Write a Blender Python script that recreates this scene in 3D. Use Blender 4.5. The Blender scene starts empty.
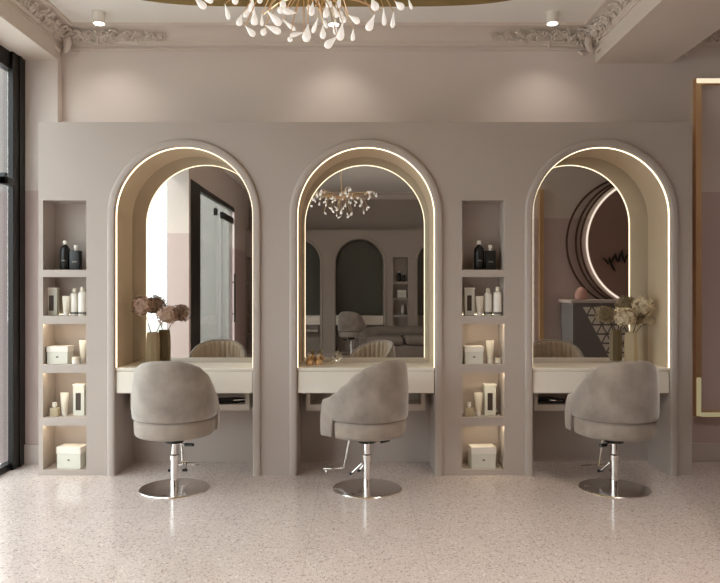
import bpy, bmesh, math, random
from mathutils import Vector, Matrix

random.seed(7)
PI = math.pi
S = bpy.context.scene
COL = S.collection

# ------------------------------------------------------------------ camera, world, sun, exposure
VPX, VPY, FPX, CAMZ = 356.0, 288.0, 700.0, 1.325
cam_d = bpy.data.cameras.new('camera')
cam = bpy.data.objects.new('camera', cam_d)
COL.objects.link(cam)
cam.location = (0, 0, CAMZ)
cam.rotation_euler = (PI / 2, 0, 0)
cam_d.sensor_width = 36
cam_d.lens = 36 * FPX / 720
cam_d.shift_x = (360 - VPX) / 720
cam_d.shift_y = -(291.5 - VPY) / 720
cam_d.clip_start = 0.05
S.camera = cam

world = bpy.data.worlds.new('world')
S.world = world
world.use_nodes = True
wn = world.node_tree
wn.nodes['Background'].inputs[0].default_value = (0.93, 0.965, 1.0, 1)
wn.nodes['Background'].inputs[1].default_value = 4.9

sun_d = bpy.data.lights.new('sun', 'SUN')
sun_d.energy = 1.0
sun_d.angle = math.radians(9)
sun_d.color = (1.0, 0.96, 0.9)
sun = bpy.data.objects.new('sun', sun_d)
COL.objects.link(sun)
sun.rotation_euler = Vector((0.5, -0.866, -0.5)).to_track_quat('-Z', 'Y').to_euler()
sun.location = (-6, 8, 6)

S.view_settings.view_transform = 'Standard'
S.view_settings.look = 'None'
S.view_settings.gamma = 1.0
S.view_settings.use_curve_mapping = False
S.view_settings.exposure = 0.0

SPOT_W = 7.0
ROOM_FILL_W = 78.0
LED_E = 2.9
SHELF_LED_E = 20.0


# ------------------------------------------------------------------ helpers
def lin(r, g, b):
    f = lambda c: (c / 255 / 12.92) if c / 255 <= 0.04045 else ((c / 255 + 0.055) / 1.055) ** 2.4
    return (f(r), f(g), f(b), 1.0)


def at(px, py, Y):
    return Vector(((px - VPX) * Y / FPX, Y, CAMZ - (py - VPY) * Y / FPX))


def pxx(px, Y):
    return (px - VPX) * Y / FPX


def mat(name, color, rough=0.6, metal=0.0, spec=0.5, noise=0.0, nscale=30, bump=0.0, bscale=200, sheen=0.0, emit=None, es=0.0, coat=0.0):
    m = bpy.data.materials.new(name)
    m.use_nodes = True
    nt = m.node_tree
    p = nt.nodes['Principled BSDF']
    p.inputs['Base Color'].default_value = color
    p.inputs['Roughness'].default_value = rough
    p.inputs['Metallic'].default_value = metal
    p.inputs['Specular IOR Level'].default_value = spec
    p.inputs['Sheen Weight'].default_value = sheen
    p.inputs['Coat Weight'].default_value = coat
    if emit:
        p.inputs['Emission Color'].default_value = emit
        p.inputs['Emission Strength'].default_value = es
    tc = nt.nodes.new('ShaderNodeTexCoord')
    if noise > 0:
        n = nt.nodes.new('ShaderNodeTexNoise')
        n.inputs['Scale'].default_value = nscale
        n.inputs['Detail'].default_value = 4
        nt.links.new(tc.outputs['Object'], n.inputs['Vector'])
        mx = nt.nodes.new('ShaderNodeMix')
        mx.data_type = 'RGBA'
        mx.inputs['A'].default_value = tuple(c * (1 - noise) for c in color[:3]) + (1,)
        mx.inputs['B'].default_value = tuple(min(1, c * (1 + noise)) for c in color[:3]) + (1,)
        nt.links.new(n.outputs['Fac'], mx.inputs['Factor'])
        nt.links.new(mx.outputs['Result'], p.inputs['Base Color'])
    if bump > 0:
        n2 = nt.nodes.new('ShaderNodeTexNoise')
        n2.inputs['Scale'].default_value = bscale
        n2.inputs['Detail'].default_value = 3
        nt.links.new(tc.outputs['Object'], n2.inputs['Vector'])
        b = nt.nodes.new('ShaderNodeBump')
        b.inputs['Strength'].default_value = bump
        b.inputs['Distance'].default_value = 0.004
        nt.links.new(n2.outputs['Fac'], b.inputs['Height'])
        nt.links.new(b.outputs['Normal'], p.inputs['Normal'])
    return m


def two_tone(name, upper, lower, zsplit):
    """painted wall: paint colour changes at a horizontal dado line"""
    m = mat(name, upper, 0.75, spec=0.25)
    nt = m.node_tree
    g = nt.nodes.new('ShaderNodeNewGeometry')
    sp = nt.nodes.new('ShaderNodeSeparateXYZ')
    gt = nt.nodes.new('ShaderNodeMath')
    gt.operation = 'GREATER_THAN'
    gt.inputs[1].default_value = zsplit
    mx = nt.nodes.new('ShaderNodeMix')
    mx.data_type = 'RGBA'
    mx.inputs['A'].default_value = lower
    mx.inputs['B'].default_value = upper
    nt.links.new(g.outputs['Position'], sp.inputs[0])
    nt.links.new(sp.outputs['Z'], gt.inputs[0])
    nt.links.new(gt.outputs[0], mx.inputs['Factor'])
    nt.links.new(mx.outputs['Result'], nt.nodes['Principled BSDF'].inputs['Base Color'])
    return m


def emitter(name, color, strength):
    m = bpy.data.materials.new(name)
    m.use_nodes = True
    nt = m.node_tree
    nt.nodes.clear()
    e = nt.nodes.new('ShaderNodeEmission')
    e.inputs[0].default_value = color
    e.inputs[1].default_value = strength
    o = nt.nodes.new('ShaderNodeOutputMaterial')
    nt.links.new(e.outputs[0], o.inputs[0])
    return m


def pane_glass(name, tint=(0.93, 0.96, 0.95, 1), gloss=0.1):
    m = bpy.data.materials.new(name)
    m.use_nodes = True
    nt = m.node_tree
    nt.nodes.clear()
    t = nt.nodes.new('ShaderNodeBsdfTransparent')
    t.inputs[0].default_value = tint
    g = nt.nodes.new('ShaderNodeBsdfGlossy')
    g.inputs['Roughness'].default_value = 0.02
    mx = nt.nodes.new('ShaderNodeMixShader')
    mx.inputs[0].default_value = gloss
    o = nt.nodes.new('ShaderNodeOutputMaterial')
    nt.links.new(t.outputs[0], mx.inputs[1])
    nt.links.new(g.outputs[0], mx.inputs[2])
    nt.links.new(mx.outputs[0], o.inputs[0])
    return m


class MB:
    def __init__(self):
        self.bm = bmesh.new()
        self.mi = 0

    def face(self, pts):
        vs = [self.bm.verts.new(p) for p in pts]
        f = self.bm.faces.new(vs)
        f.material_index = self.mi
        return f

    def mesh(self, pts, faces):
        vs = [self.bm.verts.new(p) for p in pts]
        for f in faces:
            try:
                ff = self.bm.faces.new([vs[i] for i in f])
                ff.material_index = self.mi
            except ValueError:
                pass
        return vs

    def box(self, x0, x1, y0, y1, z0, z1):
        P = [(x0, y0, z0), (x1, y0, z0), (x1, y1, z0), (x0, y1, z0), (x0, y0, z1), (x1, y0, z1), (x1, y1, z1), (x0, y1, z1)]
        self.mesh(P, [(0, 3, 2, 1), (4, 5, 6, 7), (0, 1, 5, 4), (1, 2, 6, 5), (2, 3, 7, 6), (3, 0, 4, 7)])
        return self

    def prism(self, poly, fn0, fn1):
        """polygon extruded between two placements"""
        n = len(poly)
        P = [fn0(*p) for p in poly] + [fn1(*p) for p in poly]
        F = [tuple(range(n - 1, -1, -1)), tuple(range(n, 2 * n))]
        F += [(i, (i + 1) % n, n + (i + 1) % n, n + i) for i in range(n)]
        self.mesh(P, F)
        return self

    def tube(self, pts, r, n=10, closed=False, caps=True, flat=1.0):
        pts = [Vector(p) for p in pts]
        N = len(pts)
        rs = r if isinstance(r, (list, tuple)) else [r] * N
        rings = []
        up = None
        for i in range(N):
            if closed:
                t = pts[(i + 1) % N] - pts[i - 1]
            else:
                t = pts[min(i + 1, N - 1)] - pts[max(i - 1, 0)]
            t.normalize()
            if up is None:
                up = Vector((0, 0, 1)) if abs(t.z) < 0.9 else Vector((0, 1, 0))
            a = t.cross(up)
            if a.length < 1e-5:
                a = t.cross(Vector((1, 0, 0)))
            a.normalize()
            b = a.cross(t)
            b.normalize()
            up = b
            rings.append([pts[i] + (a * math.cos(2 * PI * k / n) + b * math.sin(2 * PI * k / n) * flat) * rs[i] for k in range(n)])
        P = [p for ring in rings for p in ring]
        F = []
        for i in range(N if closed else N - 1):
            j = (i + 1) % N
            for k in range(n):
                F.append((i * n + k, i * n + (k + 1) % n, j * n + (k + 1) % n, j * n + k))
        if caps and not closed:
            F.append(tuple(range(n - 1, -1, -1)))
            F.append(tuple((N - 1) * n + k for k in range(n)))
        self.mesh(P, F)
        return self

    def lathe(self, prof, c=(0, 0, 0), n=24, sx=1.0, sy=1.0):
        P, F = [], []
        for r, z in prof:
            for k in range(n):
                a = 2 * PI * k / n
                P.append((c[0] + r * math.cos(a) * sx, c[1] + r * math.sin(a) * sy, c[2] + z))
        m = len(prof)
        for i in range(m - 1):
            for k in range(n):
                F.append((i * n + k, i * n + (k + 1) % n, (i + 1) * n + (k + 1) % n, (i + 1) * n + k))
        F.append(tuple(range(n - 1, -1, -1)))
        F.append(tuple((m - 1) * n + k for k in range(n)))
        self.mesh(P, F)
        return self

    def sweep(self, path, sect, closed_sect=True, ends=True, loop=False):
        """path: list of (point, right, out) frames; sect: list of (a, b) offsets"""
        n = len(sect)
        P = []
        for p, a, b in path:
            for u, v in sect:
                P.append(Vector(p) + Vector(a) * u + Vector(b) * v)
        F = []
        N = len(path)
        for i in range(N if loop else N - 1):
            j = (i + 1) % N
            for k in range(n if closed_sect else n - 1):
                F.append((i * n + k, i * n + (k + 1) % n, j * n + (k + 1) % n, j * n + k))
        if ends and closed_sect and not loop:
            F.append(tuple(range(n - 1, -1, -1)))
            F.append(tuple((N - 1) * n + k for k in range(n)))
        self.mesh(P, F)
        return self

    def build(self, name, mats, parent=None, smooth=False, bevel=0.0, seg=2, recalc=True, world=True, weld=False):
        bm = self.bm
        if weld:
            bmesh.ops.remove_doubles(bm, verts=bm.verts, dist=1e-5)
        if recalc:
            bmesh.ops.recalc_face_normals(bm, faces=bm.faces)
        if bevel > 0:
            es = [e for e in bm.edges if len(e.link_faces) == 2 and e.calc_face_angle(0) > math.radians(35)]
            bmesh.ops.bevel(bm, geom=es, offset=bevel, segments=seg, affect='EDGES', profile=0.5)
        me = bpy.data.meshes.new(name)
        if parent is not None and world:
            bmesh.ops.translate(bm, verts=bm.verts, vec=-parent.matrix_basis.translation)
        bm.to_mesh(me)
        bm.free()
        for m in (mats if isinstance(mats, (list, tuple)) else [mats]):
            me.materials.append(m)
        if smooth:
            for p in me.polygons:
                p.use_smooth = True
            try:
                me.set_sharp_from_angle(angle=math.radians(40))
            except Exception:
                pass
        o = bpy.data.objects.new(name, me)
        COL.objects.link(o)
        if parent is not None:
            o.parent = parent
        return o


def tag(o, label=None, cat=None, group=None, kind=None):
    if label:
        o['label'] = label
    if cat:
        o['category'] = cat
    if group:
        o['group'] = group
    if kind:
        o['kind'] = kind
    return o


def empty(name, loc, label, cat, group=None, rz=0.0):
    o = bpy.data.objects.new(name, None)
    o.empty_display_size = 0.05
    COL.objects.link(o)
    o.location = loc
    o.rotation_euler = (0, 0, rz)
    o.matrix_basis.translation = Vector(loc)
    return tag(o, label, cat, group)


KIDS = {}


def copy_tree(o, parent=None):
    c = o.copy()
    COL.objects.link(c)
    if parent is not None:
        c.parent = parent
    for ch in list(o.children):
        copy_tree(ch, c)
    return c


def place(o, loc, rz, label, group=None, first=False, cat=None):
    c = o if first else copy_tree(o)
    c.location = loc
    c.rotation_euler = (0, 0, rz)
    tag(c, label, cat, group)
    return c


def structure(o):
    o['kind'] = 'structure'
    return o


# ------------------------------------------------------------------ materials
UP = lin(222, 210, 203)
LOW = lin(204, 185, 181)
M_PART = mat('partition_paint', lin(188, 176, 168), 0.7, spec=0.3, noise=0.02, nscale=3)
M_PARTO = mat('partition_paint_dimmed', lin(172, 160, 150), 0.7, spec=0.3)  # partition paint darkened: dim light of the far side put into the colour
M_WALLO = mat('wall_paint_dimmed', lin(172, 160, 150), 0.75, spec=0.25)  # wall paint darkened too, colour stands in for the dim far end
M_NICHE = mat('niche_cream_paint', lin(216, 196, 168), 0.6, spec=0.3)
M_WALL = two_tone('two_tone_wall_paint', UP, LOW, 2.06)
M_CEIL = mat('ceiling_paint', lin(246, 243, 238), 0.8, spec=0.2)
M_PLASTER = mat('plaster_moulding', lin(222, 210, 200), 0.75, spec=0.25)
M_BASEB = mat('baseboard_paint', lin(205, 192, 186), 0.5)
M_COUNTER = mat('counter_lacquer', lin(246, 238, 226), 0.5, spec=0.5)
M_TRAY = mat('tray_lacquer', lin(214, 202, 190), 0.45)
M_MIRROR = mat('mirror_silver', (0.70, 0.69, 0.665, 1), 0.01, metal=1.0)
M_DARKMIRROR = mat('dark_mirror', (0.10, 0.10, 0.08, 1), 0.2, spec=0.6)
M_LED = emitter('warm_led', (1.0, 0.83, 0.58, 1), LED_E)
M_SLED = emitter('shelf_led', (1.0, 0.86, 0.60, 1), SHELF_LED_E)
M_SLED2 = emitter('shelf_led_dim', (1.0, 0.86, 0.60, 1), 3.2)
M_BLACK = mat('black_metal', lin(26, 23, 21), 0.4, metal=0.3)
M_BLACKP = mat('black_plastic', lin(18, 17, 17), 0.35)
M_GLASS = pane_glass('window_glass')
M_DOORGLASS = pane_glass('door_glass', (0.56, 0.565, 0.555, 1), 0.10)
M_VELVET = mat('taupe_velvet', lin(150, 138, 128), 0.85, spec=0.2, noise=0.55, nscale=9, bump=0.12, bscale=400, sheen=0.9)
M_VELVETB = mat('taupe_velvet_base', lin(160, 148, 137), 0.8, spec=0.2, noise=0.3, nscale=12, sheen=0.3)
M_RIB = mat('ribbed_lining', lin(196, 178, 158), 0.75, spec=0.2, sheen=0.25)
M_CHROME = mat('polished_chrome', (0.86, 0.84, 0.82, 1), 0.06, metal=1.0)
M_STEEL = mat('polished_steel_plate', (0.84, 0.81, 0.78, 1), 0.2, metal=1.0)
M_GOLD = mat('polished_gold', (0.90, 0.64, 0.38, 1), 0.34, metal=1.0)
M_GOLDC = mat('gold_ceiling_leaf', (0.42, 0.31, 0.10, 1), 0.12, metal=1.0, noise=0.25, nscale=4)
M_BUD = mat('white_porcelain_glass', lin(246, 242, 236), 0.25, spec=0.6, emit=(1, 0.95, 0.88, 1), es=0.45)
M_WHITE = mat('white_plastic', lin(240, 234, 224), 0.35)
M_CREAM = mat('cream_plastic', lin(228, 218, 200), 0.4)
M_CARD = mat('pale_carton', lin(222, 220, 208), 0.6)
M_DARKWIN = mat('dark_print', lin(70, 56, 46), 0.4)
M_GREYPRINT = mat('grey_print', lin(120, 116, 108), 0.5)
M_VASE = mat('khaki_ceramic', lin(150, 130, 100), 0.55, noise=0.08, nscale=20)
M_VASE2 = mat('sand_ceramic', lin(186, 170, 140), 0.55, noise=0.08, nscale=20)
M_PETAL = mat('dusty_pink_petals', lin(196, 166, 148), 0.8, spec=0.2, noise=0.25, nscale=60)
M_PETAL2 = mat('beige_petals', lin(220, 204, 176), 0.8, spec=0.2, noise=0.25, nscale=60)
M_STEM = mat('brown_stem', lin(92, 74, 52), 0.7)
M_BROWN = mat('brown_ring_metal', lin(98, 72, 58), 0.4, metal=0.4)
M_SIGN = mat('sign_disc_brown', lin(150, 120, 108), 0.5)
M_GREYCAB = mat('grey_lacquer', lin(128, 124, 124), 0.25)
M_SOFA = mat('grey_sofa_fabric', lin(96, 87, 80), 0.85, noise=0.08, nscale=40)
M_PINK = mat('pink_ceramic', lin(196, 150, 138), 0.5)
M_SPOTLENS = emitter('spot_lens', (1.0, 0.93, 0.82, 1), 12.0)


def terrazzo():
    m = bpy.data.materials.new('terrazzo_tiles')
    m.use_nodes = True
    nt = m.node_tree
    p = nt.nodes['Principled BSDF']
    L = nt.links.new
    tc = nt.nodes.new('ShaderNodeTexCoord')
    base = lin(206, 194, 186)
    cur = None

    def mix(a, b, fac):
        mx = nt.nodes.new('ShaderNodeMix')
        mx.data_type = 'RGBA'
        for s, v in (('A', a), ('B', b)):
            if isinstance(v, tuple):
                mx.inputs[s].default_value = v
            else:
                L(v, mx.inputs[s])
        L(fac, mx.inputs['Factor'])
        return mx.outputs['Result']

    n0 = nt.nodes.new('ShaderNodeTexNoise')
    n0.inputs['Scale'].default_value = 2.2
    n0.inputs['Detail'].default_value = 5
    L(tc.outputs['Object'], n0.inputs['Vector'])
    cur = mix(lin(209, 195, 189), lin(221, 208, 203), n0.outputs['Fac'])
    for sc, thr, dist, colA, colB, jit in ((42, 0.70, 0.33, lin(164, 146, 136), lin(238, 232, 228), 0),
                                          (75, 0.64, 0.36, lin(140, 124, 116), lin(242, 236, 232), 5),
                                          (125, 0.64, 0.42, lin(134, 118, 110), lin(190, 164, 150), 11)):
        mp = nt.nodes.new('ShaderNodeMapping')
        mp.inputs['Location'].default_value = (jit, jit * 1.7, 0)
        L(tc.outputs['Object'], mp.inputs[0])
        v = nt.nodes.new('ShaderNodeTexVoronoi')
        v.inputs['Scale'].default_value = sc
        L(mp.outputs[0], v.inputs['Vector'])
        sp = nt.nodes.new('ShaderNodeSeparateColor')
        L(v.outputs['Color'], sp.inputs[0])
        g = nt.nodes.new('ShaderNodeMath')
        g.operation = 'GREATER_THAN'
        g.inputs[1].default_value = thr
        L(sp.outputs[0], g.inputs[0])
        l = nt.nodes.new('ShaderNodeMath')
        l.operation = 'LESS_THAN'
        l.inputs[1].default_value = dist
        L(v.outputs['Distance'], l.inputs[0])
        mu = nt.nodes.new('ShaderNodeMath')
        mu.operation = 'MULTIPLY'
        L(g.outputs[0], mu.inputs[0])
        L(l.outputs[0], mu.inputs[1])
        mu2 = nt.nodes.new('ShaderNodeMath')
        mu2.operation = 'MULTIPLY'
        L(mu.outputs[0], mu2.inputs[0])
        mu2.inputs[1].default_value = 0.62
        g2 = nt.nodes.new('ShaderNodeMath')
        g2.operation = 'GREATER_THAN'
        g2.inputs[1].default_value = 0.58
        L(sp.outputs[1], g2.inputs[0])
        chip = mix(colA, colB, g2.outputs[0])
        cur = mix(cur, chip, mu2.outputs[0])
    # thin tile joints
    sx = nt.nodes.new('ShaderNodeSeparateXYZ')
    L(tc.outputs['Object'], sx.inputs[0])

    def joint(sock, off, period):
        a = nt.nodes.new('ShaderNodeMath')
        a.operation = 'ADD'
        a.inputs[1].default_value = 60 * period - off
        L(sock, a.inputs[0])
        b = nt.nodes.new('ShaderNodeMath')
        b.operation = 'MODULO'
        b.inputs[1].default_value = period
        L(a.outputs[0], b.inputs[0])
        c = nt.nodes.new('ShaderNodeMath')
        c.operation = 'LESS_THAN'
        c.inputs[1].default_value = 0.004
        L(b.outputs[0], c.inputs[0])
        return c.outputs[0]
    mxm = nt.nodes.new('ShaderNodeMath')
    mxm.operation = 'MAXIMUM'
    L(joint(sx.outputs[0], -1.425, 0.5875), mxm.inputs[0])
    L(joint(sx.outputs[1], 4.216, 1.175), mxm.inputs[1])
    h = nt.nodes.new('ShaderNodeMath')
    h.operation = 'MULTIPLY'
    h.inputs[1].default_value = 0.3
    L(mxm.outputs[0], h.inputs[0])
    cur = mix(cur, lin(150, 136, 128), h.outputs[0])
    L(cur, p.inputs['Base Color'])
    p.inputs['Roughness'].default_value = 0.13
    p.inputs['Specular IOR Level'].default_value = 0.6
    return m


M_FLOOR = terrazzo()

# ------------------------------------------------------------------ dimensions
YF = 4.95          # partition front
YM = 5.33          # niche back / mirror
YB = 5.36          # back wall
HP = 2.499         # partition height
CEIL = 3.31
BEAM = 3.045
PX0, PX1 = -2.245, 2.376
R = 0.486
ARCH = (-1.2145, 0.071, 1.734)
ZS = 2.322 - R
SH = ((-2.2135, -1.907), (0.75, 1.05))       # shelf columns
SZ = ((1.4537, 1.945), (1.1277, 1.403), (0.784, 1.081), (0.409, 0.735), (0.0393, 0.3604))
SD = 0.20
ZC = 0.76          # counter height
YO = -3.54         # opposite partition front
BAYY = 3.26        # wall of the side bay facing the back wall


# ------------------------------------------------------------------ room shell
def plain(name, b, m):
    return structure(MB().box(*b).build(name, m))


plain('floor', (-2.62, 4.1, -4.1, 5.46, -0.12, 0.0), M_FLOOR)
plain('ceiling', (-2.62, 4.1, -4.1, 5.46, CEIL, CEIL + 0.12), M_CEIL)
# back wall with the hole the partition closes
b = MB()
b.box(-2.53, PX0 + 0.02, YB, YB + 0.1, 0, HP - 0.04)
b.box(PX1 - 0.02, 4.1, YB, YB + 0.1, 0, HP - 0.04)
b.box(-2.53, 4.1, YB, YB + 0.1, HP - 0.04, CEIL)
structure(b.build('wall_back', M_WALL))
# pilaster left of the partition
plain('wall_pilaster', (-2.53, -2.25, 5.28, YB, 0, BEAM), M_WALL)
plain('ceiling_beam_left', (-2.62, -2.25, 1.26, YB, BEAM, CEIL), M_PLASTER)
plain('ceiling_beam_right', (1.83, 2.412, -4.0, YB, BEAM, CEIL), M_PLASTER)
# left side
b = MB()
b.box(-2.535, -2.24, 1.16, 1.26, 0, CEIL)
b.box(-2.34, -2.24, -2.25, 1.16, 2.80, CEIL)
b.box(-2.34, -2.24, -4.1, -2.25, 0, CEIL)
structure(b.build('wall_left', M_WALL))
# right side of main room and the side bay
plain('wall_right', (2.6, 2.7, -4.1, BAYY - 0.12, 0, CEIL), M_WALL)
plain('wall_bay', (1.88, 4.1, BAYY - 0.12, BAYY, 0, CEIL), M_WALL)
plain('wall_bay_end', (4.0, 4.1, BAYY, YB, 0, CEIL), M_WALL)
b = MB()
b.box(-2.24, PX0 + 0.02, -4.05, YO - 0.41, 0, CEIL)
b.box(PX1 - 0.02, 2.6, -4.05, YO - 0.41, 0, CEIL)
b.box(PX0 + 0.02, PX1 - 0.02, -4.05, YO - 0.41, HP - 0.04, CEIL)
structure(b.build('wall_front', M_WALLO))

# baseboards
b = MB().box(-2.505, -2.25, 5.262, 5.28, 0, 0.145)
structure(b.build('baseboard_left', M_BASEB, bevel=0.004))
b = MB().box(PX1 + 0.001, 3.98, YB - 0.018, YB, 0, 0.14)
structure(b.build('baseboard_right', M_BASEB, bevel=0.004))


# ------------------------------------------------------------------ partitions
def arch_frames(c, y, zlow, r, n=48):
    fr = [((c - r, y, zlow), (-1, 0, 0), (0, -1, 0))]
    for i in range(n + 1):
        a = PI - PI * i / n
        d = Vector((math.cos(a), 0, math.sin(a)))
        fr.append((Vector((c, y, ZS)) + d * r, d, (0, -1, 0)))
    fr.append(((c + r, y, zlow), (1, 0, 0), (0, -1, 0)))
    return fr


def partition(name, fy, mats):
    """fy maps front-relative depth (0 at the face, positive into the wall) to world Y"""
    b = MB()
    NA = 48
    xs = [PX0]
    segs = []
    holes = sorted([(s[0], s[1], 'S') for s in SH] + [(c - R, c + R, 'A') for c in ARCH])
    x = PX0
    for h in holes:
        segs.append((x, h[0], 'W'))
        segs.append(h)
        x = h[1]
    segs.append((x, PX1, 'W'))
    y0 = fy(0)
    ym = fy(YM - YF)
    for x0, x1, k in segs:
        if k == 'W':
            b.mi = 0
            b.face([(x0, y0, 0), (x1, y0, 0), (x1, y0, HP), (x0, y0, HP)])
        elif k == 'S':
            b.mi = 0
            zz = [0] + [v for z in SZ[::-1] for v in z] + [HP]
            for i in range(0, len(zz), 2):
                b.face([(x0, y0, zz[i]), (x1, y0, zz[i]), (x1, y0, zz[i + 1]), (x0, y0, zz[i + 1])])
            ys = fy(SD)
            for z0, z1 in SZ:
                b.mi = 0
                b.face([(x0, y0, z0), (x0, ys, z0), (x0, ys, z1), (x0, y0, z1)])
                b.face([(x1, y0, z0), (x1, ys, z0), (x1, ys, z1), (x1, y0, z1)])
                b.face([(x0, y0, z0), (x1, y0, z0), (x1, ys, z0), (x0, ys, z0)])
                b.face([(x0, y0, z1), (x1, y0, z1), (x1, ys, z1), (x0, ys, z1)])
                b.face([(x0, ys, z0), (x1, ys, z0), (x1, ys, z1), (x0, ys, z1)])
        else:
            c = (x0 + x1) / 2
            pts = [(c + R * math.cos(PI - PI * i / NA), ZS + R * math.sin(PI - PI * i / NA)) for i in range(NA + 1)]
            b.mi = 0
            for i in range(NA):
                (xa, za), (xb, zb) = pts[i], pts[i + 1]
                b.face([(xa, y0, za), (xb, y0, zb), (xb, y0, HP), (xa, y0, HP)])
            b.mi = 1
            for i in range(NA):
                (xa, za), (xb, zb) = pts[i], pts[i + 1]
                b.face([(xa, y0, za), (xb, y0, zb), (xb, ym, zb), (xa, ym, za)])
            for xx in (x0, x1):
                b.mi = 1
                b.face([(xx, y0, ZC - 0.1), (xx, y0, ZS), (xx, ym, ZS), (xx, ym, ZC - 0.1)])
                b.mi = 0
                b.face([(xx, y0, 0), (xx, y0, ZC - 0.1), (xx, ym, ZC - 0.1), (xx, ym, 0)])
            b.mi = 0
            b.face([(x0, ym, 0), (x1, ym, 0), (x1, ym, ZC), (x0, ym, ZC)])
            b.mi = 1
            poly = [(x0, ym, ZC)] + [(p, ym, q) for p, q in pts] + [(x1, ym, ZC)]
            b.face(poly)
    ybk = fy(YB - YF + 0.0)
    b.mi = 0
    b.face([(PX0, y0, 0), (PX0, ybk, 0), (PX0, ybk, HP), (PX0, y0, HP)])
    b.face([(PX1, y0, 0), (PX1, ybk, 0), (PX1, ybk, HP), (PX1, y0, HP)])
    b.face([(PX0, y0, HP), (PX1, y0, HP), (PX1, ybk, HP), (PX0, ybk, HP)])
    b.face([(PX0, ybk, 0), (PX1, ybk, 0), (PX1, ybk, HP), (PX0, ybk, HP)])
    return structure(b.build(name, mats, weld=True, recalc=False))


front_fy = lambda d: YF + d
opp_fy = lambda d: YO - d
partition('wall_partition', front_fy, [M_PART, M_NICHE])
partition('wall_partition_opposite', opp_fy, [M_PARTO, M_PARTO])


def rim(name, c, y, out, m=None):
    sect = []
    for i in range(13):
        a = PI * i / 12
        sect.append((0.0275 - 0.0275 * math.copysign(abs(math.cos(a)) ** 0.6, math.cos(a)), 0.022 * max(0.0, math.sin(a)) ** 0.6))
    fr = [(p, a, (0, out, 0)) for p, a, _ in arch_frames(c, y, 0.0, R)]
    return structure(MB().sweep(fr, sect).build(name, m or M_PART, smooth=True))


for i, c in enumerate(ARCH):
    rim('trim_%d' % (i + 1), c, YF, -1)
for i, c in enumerate(ARCH):
    rim('trim_%d' % (i + 4), c, YO, 1, M_PARTO)

WHICH = ('left', 'middle', 'right')


def arch_panel(name, c, y0, y1, m, r=R - 0.001):
    poly = [(c - r, ZC + 0.001)] + [(c + r * math.cos(PI - PI * i / 48), ZS + r * math.sin(PI - PI * i / 48)) for i in range(49)] + [(c + r, ZC + 0.001)]
    return MB().prism(poly, lambda x, z: (x, y0, z), lambda x, z: (x, y1, z)).build(name, m)


MLAB = ('left arched mirror reflecting the bright window and glass door',
        'middle arched mirror reflecting the dim far side of the salon',
        'right arched mirror reflecting the round sign with rings')
LLAB = ('warm light strip edging the left arched niche',
        'warm light strip edging the middle arched niche',
        'warm light strip edging the right arched niche')
for i, c in enumerate(ARCH):
    tag(arch_panel('arched_mirror', c, YM - 0.008, YM - 0.001, M_MIRROR), MLAB[i], 'mirror', 'arched mirrors')
    fr = arch_frames(c, YF + 0.006, ZC + 0.002, R)
    led = MB().sweep(fr, [(-0.0005, 0.0), (-0.0045, 0.0), (-0.0045, -0.014), (-0.0005, -0.014)]).build('led_strip', M_LED)
    tag(led, LLAB[i], 'light strip', 'niche light strips')
OLAB = ('dark arched mirror reflected at the left edge of the middle mirror',
        'dark arched mirror reflected whole in the middle mirror',
        'dark arched mirror on the far wall opposite the right niche')
for i, c in enumerate(ARCH):
    tag(arch_panel('dark_arched_mirror', c, YO - 0.375, YO - 0.37, M_DARKMIRROR), OLAB[i], 'mirror', 'dark mirrors on the opposite wall')

# ------------------------------------------------------------------ vanity counters
CL = ('cream vanity counter with drawer in the left arched niche',
      'cream vanity counter with drawer in the middle arched niche',
      'cream vanity counter with drawer in the right arched niche')


def counter(c, fy, label, group):
    s = 1 if fy(1) > fy(0) else -1
    e = empty('vanity_counter', (c, fy(0.19), 0), label, 'counter', group)
    def bx(b, x0, x1, d0, d1, z0, z1):
        ya, yb = sorted((fy(d0), fy(d1)))
        b.box(x0, x1, ya, yb, z0, z1)
    b = MB()
    bx(b, c - R + 0.001, c + R - 0.001, 0.004, YM - YF - 0.010, ZC - 0.022, ZC)
    b.build('worktop', M_COUNTER, e, bevel=0.003)
    b = MB()
    bx(b, c - R + 0.002, c + R - 0.002, 0.012, YM - YF - 0.012, 0.578, ZC - 0.023)
    b.build('drawer_body', M_TRAY, e, bevel=0.002)
    b = MB()
    bx(b, c - R + 0.006, c + R - 0.006, 0.0005, 0.0115, 0.582, ZC - 0.026)
    b.build('drawer_front', M_COUNTER, e, bevel=0.002)
    # open tray hung below the drawer
    b = MB()
    bx(b, c - R + 0.05, c - R + 0.08, 0.16, 0.36, 0.43, 0.577)
    bx(b, c + R - 0.08, c + R - 0.05, 0.16, 0.36, 0.43, 0.577)
    bx(b, c - R + 0.08, c + R - 0.08, 0.16, 0.36, 0.43, 0.475)
    bx(b, c - R + 0.08, c + R - 0.08, 0.34, 0.36, 0.475, 0.577)
    b.build('tool_tray', M_TRAY, e)
    return e


for i, c in enumerate(ARCH):
    counter(c, front_fy, CL[i], 'vanity counters')
counter(ARCH[0], opp_fy, 'vanity counter on the opposite wall, reflected at left of the middle mirror', 'vanity counters opposite')
counter(ARCH[1], opp_fy, 'vanity counter on the opposite wall under the dark arched mirror', 'vanity counters opposite')


# ------------------------------------------------------------------ styling tools in the trays
def straightener(loc, rz, label):
    e = empty('hair_straightener', loc, label, 'hair tool', 'hair tools in the trays', rz)
    for s in (0, 1):
        z = 0.012 + s * 0.022
        MB().tube([(-0.11, 0, z), (-0.03, 0, z), (0.0, 0, z), (0.1, 0, 0.014 + s * 0.014)], [0.011, 0.011, 0.012, 0.008], 10).build('arm', M_BLACKP, e, smooth=True, world=False)
    MB().box(0.0, 0.09, -0.009, 0.009, 0.021, 0.027).build('plate', M_CHROME, e, world=False)
    return e


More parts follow.
